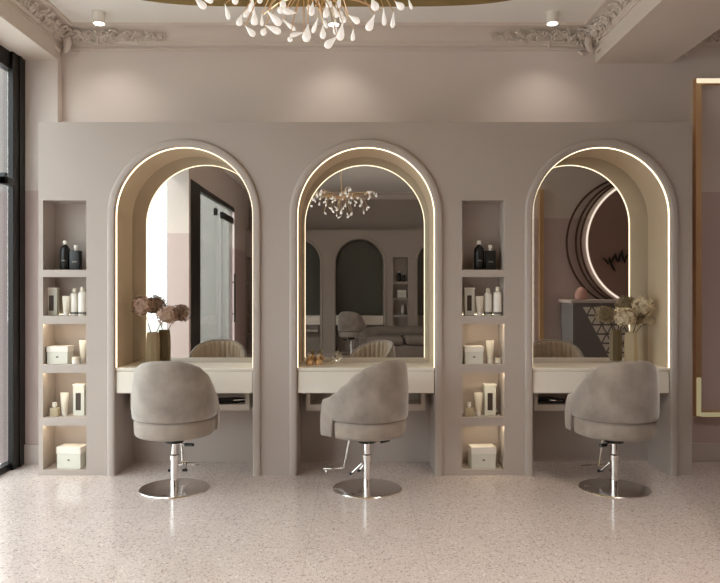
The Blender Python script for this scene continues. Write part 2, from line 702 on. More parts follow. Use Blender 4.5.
straightener((-0.90, 5.15, 0.477), 0.35, 'black hair straightener in the tray under the left counter')
straightener((1.43, 5.15, 0.477), -0.2, 'black hair straightener in the tray under the right counter')


# ------------------------------------------------------------------ windows, storefront
def window_left():
    x0, x1 = -2.575, -2.515
    ya, yb = 1.26, 5.28
    e = bpy.data.objects.new('window_1', None)
    COL.objects.link(e)
    e['kind'] = 'structure'
    b = MB()
    b.box(-2.53, x1 + 0.02, yb - 0.19, yb, 0, BEAM)
    b.box(x0, x1, ya, yb, 0, 0.05)
    b.box(x0, x1, ya, yb, BEAM - 0.125, BEAM)
    for y in (2.35, 3.68):
        b.box(x0, x1, y - 0.04, y + 0.04, 0.05, BEAM - 0.125)
    # vertical reveal grooves in the wide jamb
    b.box(x1 + 0.02, x1 + 0.028, yb - 0.10, yb - 0.06, 0, BEAM)
    f = b.build('window_frame', M_BLACK, e)
    for y0, y1 in ((ya, 2.31), (2.39, 3.64), (3.72, yb - 0.19)):
        MB().box(-2.535, -2.529, y0, y1, 0.05, BEAM - 0.125).build('window_pane', M_GLASS, e)
    MB().box(-2.513, -2.47, 4.93, 5.06, 2.06, 2.115).box(-2.513, -2.47, 4.93, 4.97, 2.06, 2.14).build('window_hinge', M_BLACKP, e, bevel=0.004)


window_left()


def storefront():
    xa, xb = -2.30, -2.24
    e = bpy.data.objects.new('window_2', None)
    COL.objects.link(e)
    e['kind'] = 'structure'
    b = MB()
    b.box(xa, xb + 0.008, 0.60, 1.16, 0, 2.8)
    b.box(xa, xb, -0.92, 0.60, 2.72, 2.8)
    b.box(xa, xb, -2.25, -0.92, 2.72, 2.8)
    b.box(xa, xb, -0.90, 0.60, 0, 0.04)
    b.build('window_frame', M_BLACK, e)
    MB().box(-2.275, -2.265, -0.90, 0.60, 0.04, 2.72).build('window_pane', M_DOORGLASS, e)
    d = bpy.data.objects.new('door_1', None)
    COL.objects.link(d)
    d['kind'] = 'structure'
    MB().box(-2.275, -2.263, -2.20, -0.92, 0.015, 2.71).build('door_leaf', M_DOORGLASS, d)
    b = MB().box(-2.29, -2.245, -2.42 + 0.22, -1.14, 2.50, 2.61).box(-2.29, -2.245, -0.72, -0.60, 2.50, 2.61)
    b.build('door_fitting', M_BLACKP, d, bevel=0.004)
    b = MB().tube([(-2.215, -2.14, 0.70), (-2.215, -2.14, 1.58)], 0.016, 10)
    b.tube([(-2.265, -2.14, 0.85), (-2.215, -2.14, 0.85)], 0.01, 8).tube([(-2.265, -2.14, 1.43), (-2.215, -2.14, 1.43)], 0.01, 8)
    b.build('door_handle', M_BLACKP, d, smooth=True)


storefront()

# outdoors: pavement and the building across the lane
M_PAVE = mat('outdoor_pavement', lin(176, 172, 166), 0.8, noise=0.06, nscale=5)
M_FACADE = mat('outdoor_facade', lin(205, 203, 198), 0.85, noise=0.04, nscale=2)
plain('ground_outside', (-16, -2.62, -16, 5.3, -0.14, -0.02), M_PAVE)
b = MB().box(-4.85, -2.75, -9.0, -8.0, -0.02, 7)
for x in (-4.3, -3.7, -3.1):
    b.box(x, x + 0.12, -8.0, -7.93, -0.02, 7)
M_OUTW = two_tone('wall_paint_light_offset', lin(138, 131, 128), lin(136, 122, 120), 2.06)  # indoor wall paint, darkened in colour to offset the strong sky light
plain('wall_outside', (-2.76, -2.54, YB, YB + 0.1, -0.02, CEIL), M_OUTW)
tag(b.build('building_outside', M_FACADE), 'pale building across the lane, seen through the glass door in the left mirror', 'building')

# ------------------------------------------------------------------ cornice, ornaments, ceiling
CS = [(0.0, 0.0), (0.012, 0.0), (0.012, 0.018), (0.02, 0.024), (0.03, 0.03)]
for i in range(9):
    a = (PI / 2) * i / 8
    CS.append((0.03 + 0.085 * (1 - math.cos(a)), 0.03 + 0.085 * math.sin(a)))
CS += [(0.125, 0.118), (0.13, 0.137), (0.0, 0.137)]


def cornice(name, p0, p1, outdir):
    """p0-p1 along the wall at the foot of the cornice; outdir points into the room"""
    fr = [(p, outdir, (0, 0, 1)) for p in (p0, p1)]
    return structure(MB().sweep(fr, CS).build(name, M_PLASTER))


zc = CEIL - 0.137
cornice('trim_7', (-2.25, YB, zc), (1.83, YB, zc), (0, -1, 0))
cornice('trim_8', (-2.25, 1.26, zc), (-2.25, YB, zc), (1, 0, 0))
cornice('trim_9', (1.83, -3.9, zc), (1.83, YB, zc), (-1, 0, 0))
cornice('trim_10', (2.412, YB, zc), (4.0, YB, zc), (0, -1, 0))
cornice('trim_11', (2.412, BAYY, zc), (2.412, YB, zc), (1, 0, 0))
# thin picture-rail bead under the cornice
structure(MB().box(-2.25, 1.83, YB - 0.012, YB, zc - 0.03, zc - 0.018).build('trim_12', M_PLASTER))
cornice('trim_13', (-2.24, YO - 0.41, zc), (1.83, YO - 0.41, zc), (0, 1, 0))


def ornament(corner, dirs, label, seed, lens=(0.78, 0.95)):
    """carved acanthus scrolls spreading from a cornice corner along both walls"""
    rnd = random.Random(seed)
    e = empty('plaster_ornament', corner, label, 'ornament', 'plaster corner ornaments')
    inn = [dirs[1], dirs[0]]
    for k, d in enumerate(dirs):
        d = Vector(d)
        outv = Vector(dirs[1 - k])        # into the room from this wall
        diag = (outv + Vector((0, 0, 1))).normalized()   # along the slope of the cove
        nrm = (outv - Vector((0, 0, 1))).normalized()    # out of the slope
        base = Vector(corner)
        b = MB()
        L = lens[k]
        n = 9
        for i in range(n):
            t = 0.06 + (L - 0.06) * i / (n - 1)
            w = 0.070 * (1 - 0.55 * i / n)
            for sgn in (-1, 1):
                c0 = base + d * (t + rnd.uniform(-.015, .015)) + outv * 0.06 + Vector((0, 0, 0.06)) + nrm * 0.004 + diag * sgn * w * 0.35
                turns = rnd.uniform(1.1, 1.6)
                pts, rs = [], []
                a0 = rnd.uniform(0, 2 * PI)
                for q in range(15):
                    f = q / 14
                    a = a0 + sgn * turns * 2 * PI * f
                    rr = w * 0.62 * (1 - 0.8 * f)
                    pts.append(c0 + d * rr * math.cos(a) + diag * rr * math.sin(a) + nrm * 0.008 * f)
                    rs.append(0.008 * (1 - 0.4 * f))
                b.tube(pts, rs, 6)
            # leaves
            for q in range(4):
                a = rnd.uniform(0, 2 * PI)
                c0 = base + d * (t + rnd.uniform(-.04, .04)) + outv * 0.06 + Vector((0, 0, 0.06)) + nrm * 0.006 + diag * rnd.uniform(-w, w) * 0.8
                v = d * math.cos(a) + diag * math.sin(a)
                u = d * -math.sin(a) + diag * math.cos(a)
                l = 0.05 * (1 - 0.3 * i / n)
                b.mesh([c0, c0 + v * l * .4 + u * l * .28 + nrm * .006, c0 + v * l + nrm * .018, c0 + v * l * .4 - u * l * .28 + nrm * .006, c0 + v * l * .45 + nrm * .02],
                       [(0, 1, 4), (1, 2, 4), (2, 3, 4), (3, 0, 4)])
        vine = [base + d * (0.02 + (L - 0.02) * q / 40) + outv * 0.06 + Vector((0, 0, 0.06)) + nrm * 0.004 + diag * 0.02 * math.sin(q * 1.1) for q in range(41)]
        b.tube(vine, [0.011 - 0.006 * q / 40 for q in range(41)], 6)
        b.build('scroll_relief', M_PLASTER, e, smooth=False, recalc=False)
    # corner cartouche
    b = MB()
    d0, d1 = Vector(dirs[0]), Vector(dirs[1])
    dn = (d0 + d1).normalized()
    pts = []
    for i in range(9):
        a = -PI / 2 + PI * i / 8
        pts.append(Vector(corner) + dn * (0.06 + 0.05 * math.cos(a)) + Vector((0, 0, -0.06 + 0.13 * (i / 8))))
    b.tube(pts, [0.010 + 0.018 * math.sin(PI * i / 8) for i in range(9)], 8)
    for s in (-1, 1):
        side = (d0 - d1).normalized() * s
        pts = [Vector(corner) + dn * 0.085 + side * (0.05 + 0.075 * math.sin(PI * q / 12)) + Vector((0, 0, -0.07 + 0.17 * q / 12)) for q in range(13)]
        b.tube(pts, 0.012, 6)
    b.build('cartouche', M_PLASTER, e, smooth=True)
    return e


ornament((-2.25, YB, zc), ((1, 0, 0), (0, -1, 0)), 'carved plaster scrollwork in the ceiling corner above the window beam', 3)
ornament((1.83, YB, zc), ((-1, 0, 0), (0, -1, 0)), 'carved plaster scrollwork in the ceiling corner left of the right beam', 5)
ornament((2.412, YB, zc), ((1, 0, 0), (0, -1, 0)), 'carved plaster scrollwork at the far right edge, beyond the right beam', 9)

# gold ceiling panel
poly = []
for i in range(128):
    a = 2 * PI * i / 128
    ca, sa = math.cos(a), math.sin(a)
    poly.append((-0.2 + 1.69 * math.copysign(abs(ca) ** 0.4, ca), 2.76 + 2.15 * math.copysign(abs(sa) ** 0.4, sa)))
g = MB().prism(poly, lambda x, y: (x, y, CEIL - 0.012), lambda x, y: (x, y, CEIL - 0.0005)).build('gold_ceiling_panel', M_GOLDC)
tag(g, 'large rounded gold panel on the ceiling above the chandelier', 'ceiling panel')


# ------------------------------------------------------------------ spotlights
def spot_fixture(x, y, label, first=None, watts=None, cone=125):
    if first is None:
        e = empty('ceiling_spotlight', (x, y, CEIL), label, 'spotlight', 'white ceiling spotlights')
        MB().lathe([(0.05, 0.0), (0.05, -0.006), (0.042, -0.008), (0.042, -0.075), (0.046, -0.078), (0.046, -0.082), (0.036, -0.082)], n=24).build('housing', M_WHITE, e, smooth=True, world=False)
        MB().lathe([(0.0355, -0.0825), (0.0355, -0.0835), (0.02, -0.086)], n=24).build('lens', M_SPOTLENS, e, world=False)
    else:
        e = copy_tree(first)
        e.location = (x, y, CEIL)
        e['label'] = label
    ld = bpy.data.lights.new('spotlight_light', 'SPOT')
    ld.energy = watts or SPOT_W
    ld.color = (1.0, 0.91, 0.81)
    ld.spot_size = math.radians(cone)
    ld.spot_blend = 1.0
    ld.shadow_soft_size = 0.035
    lo = bpy.data.objects.new('spotlight_light', ld)
    COL.objects.link(lo)
    lo.location = (x, y, CEIL - 0.125)
    return e


SP = spot_fixture(-1.85, 5.04, 'small white ceiling spotlight at left, above the left niche')
spot_fixture(1.415, 5.04, 'small white ceiling spotlight at right, beside the right beam', SP)
spot_fixture(-0.16, 5.06, 'small white ceiling spotlight half hidden behind the chandelier', SP)

spot_fixture(3.0, 4.3, 'added white ceiling spotlight, out of view, brightening the side bay', SP)  # unseen spot added to lift the bay walls and sign
for x, y in ((-2.06, 2.3), (1.66, 0.8), (1.66, 2.0), (1.66, 3.2), (-0.7, 0.3), (0.6, 0.3)):  # extra unseen spots, added as fill light for the floor and room
    spot_fixture(x, y, 'added white ceiling spotlight, out of view, fill light for the room', SP, ROOM_FILL_W, 118)

# ------------------------------------------------------------------ chandelier
CX, CY = -0.17, 2.50
ch = empty('branch_chandelier', (CX, CY, 2.36), 'branching gold chandelier hung with white glass buds', 'chandelier')
MB().tube([(CX, CY, 2.36), (CX, CY, CEIL - 0.03)], 0.007, 8).build('stem', M_GOLD, ch, smooth=True)
MB().lathe([(0.07, -0.012), (0.07, -0.04), (0.03, -0.055)], (CX, CY, CEIL), 24).build('canopy', M_GOLD, ch, smooth=True)
BUDS = [(200, 3), (227, 12), (240, 20), (252, 6), (250, 31), (262, 20), (264, 31), (273, 29), (289, 25), (290, 39), (297, 34), (307, 33),
        (282, 11), (290, 12), (323, 32), (331, 42), (341, 32), (325, 23), (342, 18), (354, 19), (353, 35), (371, 23), (384, 17), (393, 20),
        (374, 4), (399, 5), (410, 4), (339, 2), (312, 9), (247, 12), (274, 18), (335, 27)]
rnd = random.Random(21)


def bud_mesh():
    b = MB()
    prof = [(0.0015, 0.034), (0.0035, 0.026), (0.0065, 0.016), (0.0115, 0.004), (0.0155, -0.008), (0.0165, -0.016), (0.0145, -0.024), (0.009, -0.030), (0.002, -0.032)]
    b.lathe(prof, n=12)
    return b


tips = []
first_bud = None
spec = [(px, py, CY + rnd.uniform(-0.18, 0.18)) for px, py in BUDS]
pos = [at(px, py, Y) for px, py, Y in spec]
for i in range(30):
    a = rnd.uniform(0, 2 * PI)
    rr = rnd.uniform(0.12, 0.42)
    pos.append(Vector((CX + rr * math.cos(a), CY + rr * 0.8 * math.sin(a), rnd.uniform(2.365, 2.44))))
for p in pos:
    out = Vector((p.x - CX, p.y - CY, 0))
    tilt = Matrix.Rotation(rnd.uniform(0.0, 1.0) ** 1.5 * 1.5, 4, Vector((rnd.uniform(-1, 1), rnd.uniform(-1, 1), 0.01)).normalized())
    if first_bud is None:
        o = bud_mesh().build('glass_bud', M_BUD, ch, smooth=True, world=False)
        first_bud = o
    else:
        o = first_bud.copy()
        COL.objects.link(o)
    sc = rnd.uniform(0.6, 0.92)
    w_ = rnd.choice((0.6, 0.85, 1.0, 1.0))
    o.matrix_local = Matrix.Translation(p - Vector((CX, CY, 2.36))) @ tilt @ Matrix.Diagonal((sc * w_, sc * w_, sc * 1.08, 1))
    sc *= 1.08
    tips.append((p, tilt, sc))
hub = Vector((CX, CY, 2.37))
NB = 10
arms = []
for k in range(NB):
    a = 2 * PI * k / NB + 0.2
    arms.append(Vector((math.cos(a), math.sin(a) * 0.8, 0)))
groups = {k: [] for k in range(NB)}
for p, tilt, sc in tips:
    d = Vector((p.x - CX, p.y - CY, 0))
    k = max(range(NB), key=lambda i: arms[i].dot(d))
    groups[k].append((p, tilt, sc))
for k in range(NB):
    b = MB()
    end = hub + arms[k] * 0.40 + Vector((0, 0, 0.04))
    mids = [hub, hub + arms[k] * 0.12 + Vector((0, 0, 0.03)), hub + arms[k] * 0.26 + Vector((0, 0, 0.045)), end]
    b.tube(mids, [0.005, 0.0045, 0.004, 0.0025], 6)
    for p, tilt, sc in groups[k]:
        top = p + tilt.to_3x3() @ Vector((0, 0, 0.033)) * sc
        dd = Vector((p.x - CX, p.y - CY, 0)).length
        f = min(1, max(0, dd - 0.08) / 0.4)
        root = hub.lerp(end, min(0.95, f))
        mid = (root + top) / 2 + Vector((0, 0, 0.03))
        b.tube([root, mid, top], [0.003, 0.0022, 0.0016], 5)
    b.build('branch', M_GOLD, ch, smooth=True)
# ------------------------------------------------------------------ styling chairs
TOPP = [(0, .868), (20, .864), (36, .850), (55, .822), (70, .782), (92, .704), (105, .652), (117, .617), (130, .604)]


def interp(tab, x):
    for (a, va), (b_, vb) in zip(tab, tab[1:]):
        if x <= b_:
            f = (x - a) / (b_ - a)
            f = f * f * (3 - 2 * f) * 0.4 + f * 0.6
            return va + (vb - va) * f
    return tab[-1][1]


def plan(th, r):
    """th in degrees from the back; local +Y is the front of the chair"""
    a = math.radians(th)
    if abs(th) <= 90:
        return Vector((r * math.sin(a), -r * math.cos(a), 0))
    s = 1 if th > 0 else -1
    d = math.radians(abs(th) - 90)
    return Vector((s * r * (1 - 0.10 * d * d), 0.268 * math.sin(d) * 1.1, 0))


def nrm2(th):
    a = math.radians(th)
    if abs(th) <= 90:
        return Vector((math.sin(a), -math.cos(a), 0))
    return Vector((1 if th > 0 else -1, 0, 0))


def make_chair(label):
    e = empty('styling_chair', (0, 0, 0), label, 'chair', 'taupe velvet styling chairs')
    # outer shell
    RO = 0.268
    ths = [-128 + 256 * i / 96 for i in range(97)]
    b = MB()
    P, F = [], []
    for th in ths:
        zt = interp(TOPP, abs(th))
        zb = 0.478 if abs(th) < 106.5 else 0.372
        c, n = plan(th, RO), nrm2(th)
        sec = [(-0.004, zb + .002), (0.0, zb + 0.010), (0.004, zb + 0.04), (0.005, (zb + zt) / 2), (-0.003, zt - 0.06), (-0.011, zt - 0.022), (-0.018, zt - 0.007),
               (-0.028, zt), (-0.038, zt - 0.006), (-0.041, zt - 0.02), (-0.040, zb + .05), (-0.036, zb + .004)]
        for u, z in sec:
            q = c + n * u
            P.append((q.x, q.y, z))
    m = 12
    for i in range(len(ths) - 1):
        for k in range(m):
            F.append((i * m + k, i * m + (k + 1) % m, (i + 1) * m + (k + 1) % m, (i + 1) * m + k))
    F.append(tuple(range(m)))
    F.append(tuple((len(ths) - 1) * m + k for k in range(m)))
    b.mesh(P, F)
    b.build('backrest', M_VELVET, e, smooth=True, world=False)
    # ribbed lining
    b = MB()
    P, F = [], []
    ths2 = [-122 + 244 * i / 320 for i in range(321)]
    for th in ths2:
        zt = interp(TOPP, abs(th)) - 0.012
        c, n = plan(th, RO - 0.041), nrm2(th)
        bump = 0.014 * abs(math.sin(math.radians(th) * 15)) ** 0.7
        for u, z in ((0.004, 0.50), (-0.008 - bump, 0.505), (-0.012 - bump, 0.58), (-0.008 - bump, zt - 0.03), (-0.003 - bump * .6, zt - 0.008), (0.004, zt)):
            q = c + n * u
            P.append((q.x, q.y, z))
    m = 6
    for i in range(len(ths2) - 1):
        for k in range(m):
            F.append((i * m + k, i * m + (k + 1) % m, (i + 1) * m + (k + 1) % m, (i + 1) * m + k))
    F.append(tuple(range(m)))
    F.append(tuple((len(ths2) - 1) * m + k for k in range(m)))
    b.mesh(P, F)
    tag(b.build('inner_padding', M_RIB, e, smooth=True, world=False), 'vertically ribbed lighter lining')
    # upholstered seat base
    b = MB()
    outline = []
    for i in range(0, 73):
        th = -103 + 206 * i / 72
        q = plan(th, 0.257)
        outline.append((q.x, q.y))
    front = [(0.206, 0.066), (0.206, 0.15), (0.19, 0.195), (0.155, 0.22), (0.09, 0.232), (0, 0.236), (-0.09, 0.232), (-0.155, 0.22), (-0.19, 0.195), (-0.206, 0.15), (-0.206, 0.066)]
    outline += front
    n = len(outline)
    rows = [(0.84, 0.362), (0.93, 0.364), (0.97, 0.372), (0.99, 0.388), (1.0, 0.452), (0.99, 0.468), (0.965, 0.477), (0.90, 0.477)]
    P = []
    for s, z in rows:
        P += [(x * s, y * s, z) for x, y in outline]
    F = []
    for i in range(len(rows) - 1):
        for k in range(n):
            F.append((i * n + k, i * n + (k + 1) % n, (i + 1) * n + (k + 1) % n, (i + 1) * n + k))
    F.append(tuple(range(n)))
    F.append(tuple((len(rows) - 1) * n + k for k in range(n)))
    b.mesh(P, F)
    b.build('seat_base', M_VELVETB, e, smooth=True, world=False)
    # seat cushion
    b = MB()
    outl = [(x * 0.82, y * 0.82 if y < 0 else y * 0.97) for x, y in outline]
    rows = [(0.97, 0.4775), (1.0, 0.488), (1.0, 0.515), (0.97, 0.534), (0.88, 0.544), (0.6, 0.548), (0.2, 0.549)]
    P, F = [], []
    for s, z in rows:
        P += [(x * s, y * s, z) for x, y in outl]
    for i in range(len(rows) - 1):
        for k in range(n):
            F.append((i * n + k, i * n + (k + 1) % n, (i + 1) * n + (k + 1) % n, (i + 1) * n + k))
    F.append(tuple(range(n)))
    F.append(tuple((len(rows) - 1) * n + k for k in range(n)))
    b.mesh(P, F)
    b.build('seat_cushion', M_VELVETB, e, smooth=True, world=False)
    # mechanism
    b = MB().lathe([(0.075, 0.361), (0.075, 0.35), (0.062, 0.312), (0.055, 0.306), (0.03, 0.304)], n=24)
    tag(b.build('seat_plate', M_BLACKP, e, smooth=True, world=False), 'black mounting plate')
    b = MB().lathe([(0.026, 0.012), (0.026, 0.19), (0.031, 0.192), (0.032, 0.225), (0.028, 0.229), (0.024, 0.232), (0.024, 0.300)], n=28)
    tag(b.build('column', M_CHROME, e, smooth=True, world=False), 'chrome gas column')
    b = MB().lathe([(0.226, 0.0), (0.228, 0.004), (0.224, 0.009), (0.20, 0.012), (0.05, 0.014), (0.03, 0.016)], n=72)
    tag(b.build('base_plate', M_STEEL, e, smooth=True, world=False), 'round polished steel base')
    # lever
    b = MB().tube([(0.05, -0.03, 0.308), (0.08, -0.045, 0.302), (0.12, -0.062, 0.300)], 0.006, 8)
    lv = b.build('lever', M_CHROME, e, smooth=True, world=False)
    b = MB().tube([(0.085, -0.047, 0.3015), (0.145, -0.075, 0.308)], [0.012, 0.011], 10)
    tag(b.build('lever_grip', M_BLACKP, lv, smooth=True, world=False), 'black rubber grip')
    # pump pedals on the column
    b = MB().tube([(-0.02, 0.03, 0.165), (0.06, 0.045, 0.168), (0.075, 0.05, 0.168)], 0.006, 8)
    b.tube([(0.070, 0.05, 0.168), (0.045, 0.095, 0.10)], 0.005, 8)
    b.tube([(-0.02, 0.03, 0.165), (-0.05, 0.09, 0.10)], 0.005, 8)
    pd = b.build('pump_pedal', M_CHROME, e, smooth=True, world=False)
    b = MB().tube([(0.058, 0.10, 0.098), (0.026, 0.092, 0.098)], 0.009, 8)
    tag(b.build('pedal_pad', M_BLACKP, pd, smooth=True, world=False), 'black pedal pad')
    b = MB().tube([(-0.037, 0.094, 0.098), (-0.069, 0.086, 0.098)], 0.009, 8)
    tag(b.build('pedal_pad', M_BLACKP, pd, smooth=True, world=False), 'black pedal pad')
    # footrest
    b = MB().tube([(0, 0.130, 0.364), (0, 0.150, 0.30), (0, 0.162, 0.25), (0, 0.195, 0.115), (0, 0.205, 0.104), (0, 0.22, 0.100), (0, 0.375, 0.072)], 0.0075, 10)
    b.tube([(-0.09, 0.28, 0.089), (0.09, 0.28, 0.089)], 0.0075, 10)
    tag(b.build('footrest', M_CHROME, e, smooth=True, world=False), 'chrome footrest rod')
    return e


chair = make_chair('left taupe velvet swivel styling chair, its round back squarely to the viewer')
chY = 4.62
place(chair, (pxx(174.5, chY), chY, 0), math.radians(-2), 'left taupe velvet swivel styling chair at the left mirror', 'taupe velvet styling chairs', first=True)
place(chair, (pxx(367, chY), chY, 0), math.radians(52), 'middle taupe velvet swivel styling chair turned sideways to the left', 'taupe velvet styling chairs')
c3 = place(chair, (pxx(614.5, chY), chY, 0), math.radians(10), 'right taupe velvet swivel styling chair at the right mirror', 'taupe velvet styling chairs')
for ch_ in c3.children:
    if ch_.name.startswith('lever'):
        ch_.rotation_euler = (0, 0, math.radians(-125))
place(chair, (-0.09, YO + 0.33, 0), math.radians(180 + 20), 'styling chair at the far counter, seen only in the middle mirror', 'taupe velvet styling chairs')


# ------------------------------------------------------------------ shelf lights and things on the shelves
SW = ('left', 'right')
ROWN = ('top', 'second', 'third', 'fourth', 'bottom')
for i, (x0, x1) in enumerate(SH):
    for k, (z0, z1) in enumerate(SZ):
        if k == 0:
            continue
        if k == 1:
            o = MB().box(x0 + 0.01, x1 - 0.01, YF + SD - 0.010, YF + SD - 0.002, z0 + 0.0005, z0 + 0.005).build('shelf_light', M_SLED2)
            tag(o, 'thin light strip along the floor back of the %s niche of the %s shelf column' % (ROWN[k], SW[i]), 'light strip', 'shelf light strips')
            continue
        o = MB().box(x0 + 0.004, x1 - 0.004, YF + 0.007, YF + 0.022, z1 - 0.004, z1 - 0.0003).build('shelf_light', M_SLED)
        MB().box(x0 + 0.001, x1 - 0.001, YF + 0.001, YF + 0.0065, z1 - 0.011, z1 - 0.0003).build('cover_lip', M_PART, o)
        tag(o, 'thin light strip under the top of the %s niche of the %s shelf column' % (ROWN[k], SW[i]), 'light strip', 'shelf light strips')


def rounded_profile(r, h, e=0.006):
    return [(r - e, 0), (r, e), (r, h - e), (r - e, h)]


def make_black_bottle(w, h, name='black_bottle'):
    e = empty(name, (0, 0, 0), '', 'bottle')
    r = w / 2
    MB().lathe([(r - .004, 0), (r, .005), (r, h * .62), (r * .9, h * .72), (r * .62, h * .80), (r * .36, h * .84), (r * .34, h * .87)], n=24).build('body', M_BLACKP, e, smooth=True, world=False)
    MB().lathe([(r * .36, h * .87), (r * .42, h * .875), (r * .42, h * .97), (r * .34, h)], n=20).build('cap', M_WHITE, e, smooth=True, world=False)
    MB().box(-r * .35, r * .35, -r - .0006, -r * .9, h * .30, h * .34).build('printed_label', M_GREYPRINT, e, world=False)
    return e


def make_square_black(w, h):
    e = empty('black_bottle', (0, 0, 0), '', 'bottle')
    r = w / 2
    MB().box(-r, r, -r * .7, r * .7, 0, h * .78).build('body', M_BLACKP, e, bevel=.006, smooth=True, world=False)
    MB().lathe([(r * .28, h * .78), (r * .28, h * .86), (r * .38, h * .87), (r * .38, h)], n=18).build('cap', M_WHITE, e, smooth=True, world=False)
    MB().box(-r * .45, r * .45, -r * .7 - .0006, -r * .6, h * .30, h * .36).build('printed_label', M_GREYPRINT, e, world=False)
    return e


def make_white_bottle(w, h):
    e = empty('white_bottle', (0, 0, 0), '', 'bottle')
    r = w / 2
    MB().lathe([(r - .004, 0), (r, .004), (r, h * .72), (r * .92, h * .79), (r * .6, h * .83), (r * .4, h * .84)], n=24).build('body', M_WHITE, e, smooth=True, world=False)
    MB().lathe([(r * .42, h * .84), (r * .5, h * .85), (r * .5, h * .97), (r * .42, h)], n=20).build('cap', M_CREAM, e, smooth=True, world=False)
    MB().lathe([(r + .0004, h * .05), (r + .0005, h * .06), (r + .0005, h * .12), (r + .0004, h * .13)], n=24).build('base_band', M_GREYPRINT, e, smooth=True, world=False)
    return e


def make_tube(w, h):
    e = empty('cream_tube', (0, 0, 0), '', 'tube')
    r = w / 2
    n = 24
    P, F = [], []
    rows = [(.62, .62, .18), (.70, .66, .25), (.80, .60, .5), (.92, .40, .8), (1.0, .10, .98), (1.0, .08, 1.0)]
    for sx, sy, z in rows:
        for k in range(n):
            a = 2 * PI * k / n
            P.append((r * sx * math.cos(a), r * sy * math.sin(a), z * h))
    for i in range(len(rows) - 1):
        for k in range(n):
            F.append((i * n + k, i * n + (k + 1) % n, (i + 1) * n + (k + 1) % n, (i + 1) * n + k))
    F.append(tuple(range(n)))
    F.append(tuple((len(rows) - 1) * n + k for k in range(n)))
    b = MB()
    b.mesh(P, F)
    b.build('tube_body', M_CREAM, e, smooth=True, world=False)
    MB().lathe([(r * .58, 0), (r * .62, .003), (r * .62, h * .17), (r * .56, h * .18)], n=24).build('cap', M_WHITE, e, smooth=True, world=False)
    return e


def make_window_carton(w, h, d):
    e = empty('window_carton', (0, 0, 0), '', 'box')
    MB().box(-w / 2, w / 2, -d / 2, d / 2, 0, h * .95).build('carton', M_CARD, e, bevel=.002, world=False)
    MB().box(-w / 2 - .004, w / 2 + .004, -d / 2 - .004, d / 2 + .004, h * .95, h).build('lid', M_WHITE, e, bevel=.002, world=False)
    MB().box(-w * .26, w * .20, -d / 2 - .0015, -d / 2 + .002, h * .17, h * .72).build('window', M_DARKWIN, e, world=False)
    return e


def make_box(w, h, d):
    e = empty('gift_box', (0, 0, 0), '', 'box')
    MB().box(-w / 2, w / 2, -d / 2, d / 2, 0, h * .68).build('box_body', M_CARD, e, bevel=.003, world=False)
    MB().box(-w / 2 - .003, w / 2 + .003, -d / 2 - .003, d / 2 + .003, h * .68, h).build('lid', M_WHITE, e, bevel=.003, world=False)
    b = MB()
    b.prism([(.007 * math.cos(2 * PI * i / 16) * 1.4, .007 * math.sin(2 * PI * i / 16) + h * .40) for i in range(16)], lambda x, z: (x, -d / 2 - .001, z), lambda x, z: (x, -d / 2 + .001, z))
    b.build('printed_mark', M_GREYPRINT, e, world=False)
    return e


def make_jar(r, h):
    e = empty('cream_jar', (0, 0, 0), '', 'jar')
    MB().lathe(rounded_profile(r, h * .6, .003), n=24).build('jar_body', M_WHITE, e, smooth=True, world=False)
    MB().lathe([(r * 1.03 - .002, h * .6), (r * 1.03, h * .62), (r * 1.03, h * .96), (r * .98, h)], n=24).build('lid', M_CREAM, e, smooth=True, world=False)
    return e


def make_spray(w, h):
    e = empty('clear_spray_bottle', (0, 0, 0), '', 'bottle')
    r = w / 2
    MB().box(-r, r, -r * .6, r * .6, 0, h * .62).build('flacon', M_VASE2, e, bevel=.004, smooth=True, world=False)
    MB().lathe([(r * .3, h * .62), (r * .3, h * .7), (r * .5, h * .71), (r * .5, h)], n=18).build('cap', M_WHITE, e, smooth=True, world=False)
    return e


KINDS = {}


def item(kind, dims, px, row, label, group, Y=5.04, rz=0.0):
    key = (kind,) + dims
    make = {'bb': make_black_bottle, 'sb': make_square_black, 'wb': make_white_bottle, 'tu': make_tube, 'wc': make_window_carton, 'bx': make_box, 'ja': make_jar, 'sp': make_spray}[kind]
    first = key not in KINDS
    if first:
        KINDS[key] = make(*dims)
    return place(KINDS[key], (pxx(px, Y), Y, SZ[row][0]), rz, label, group, first=first)


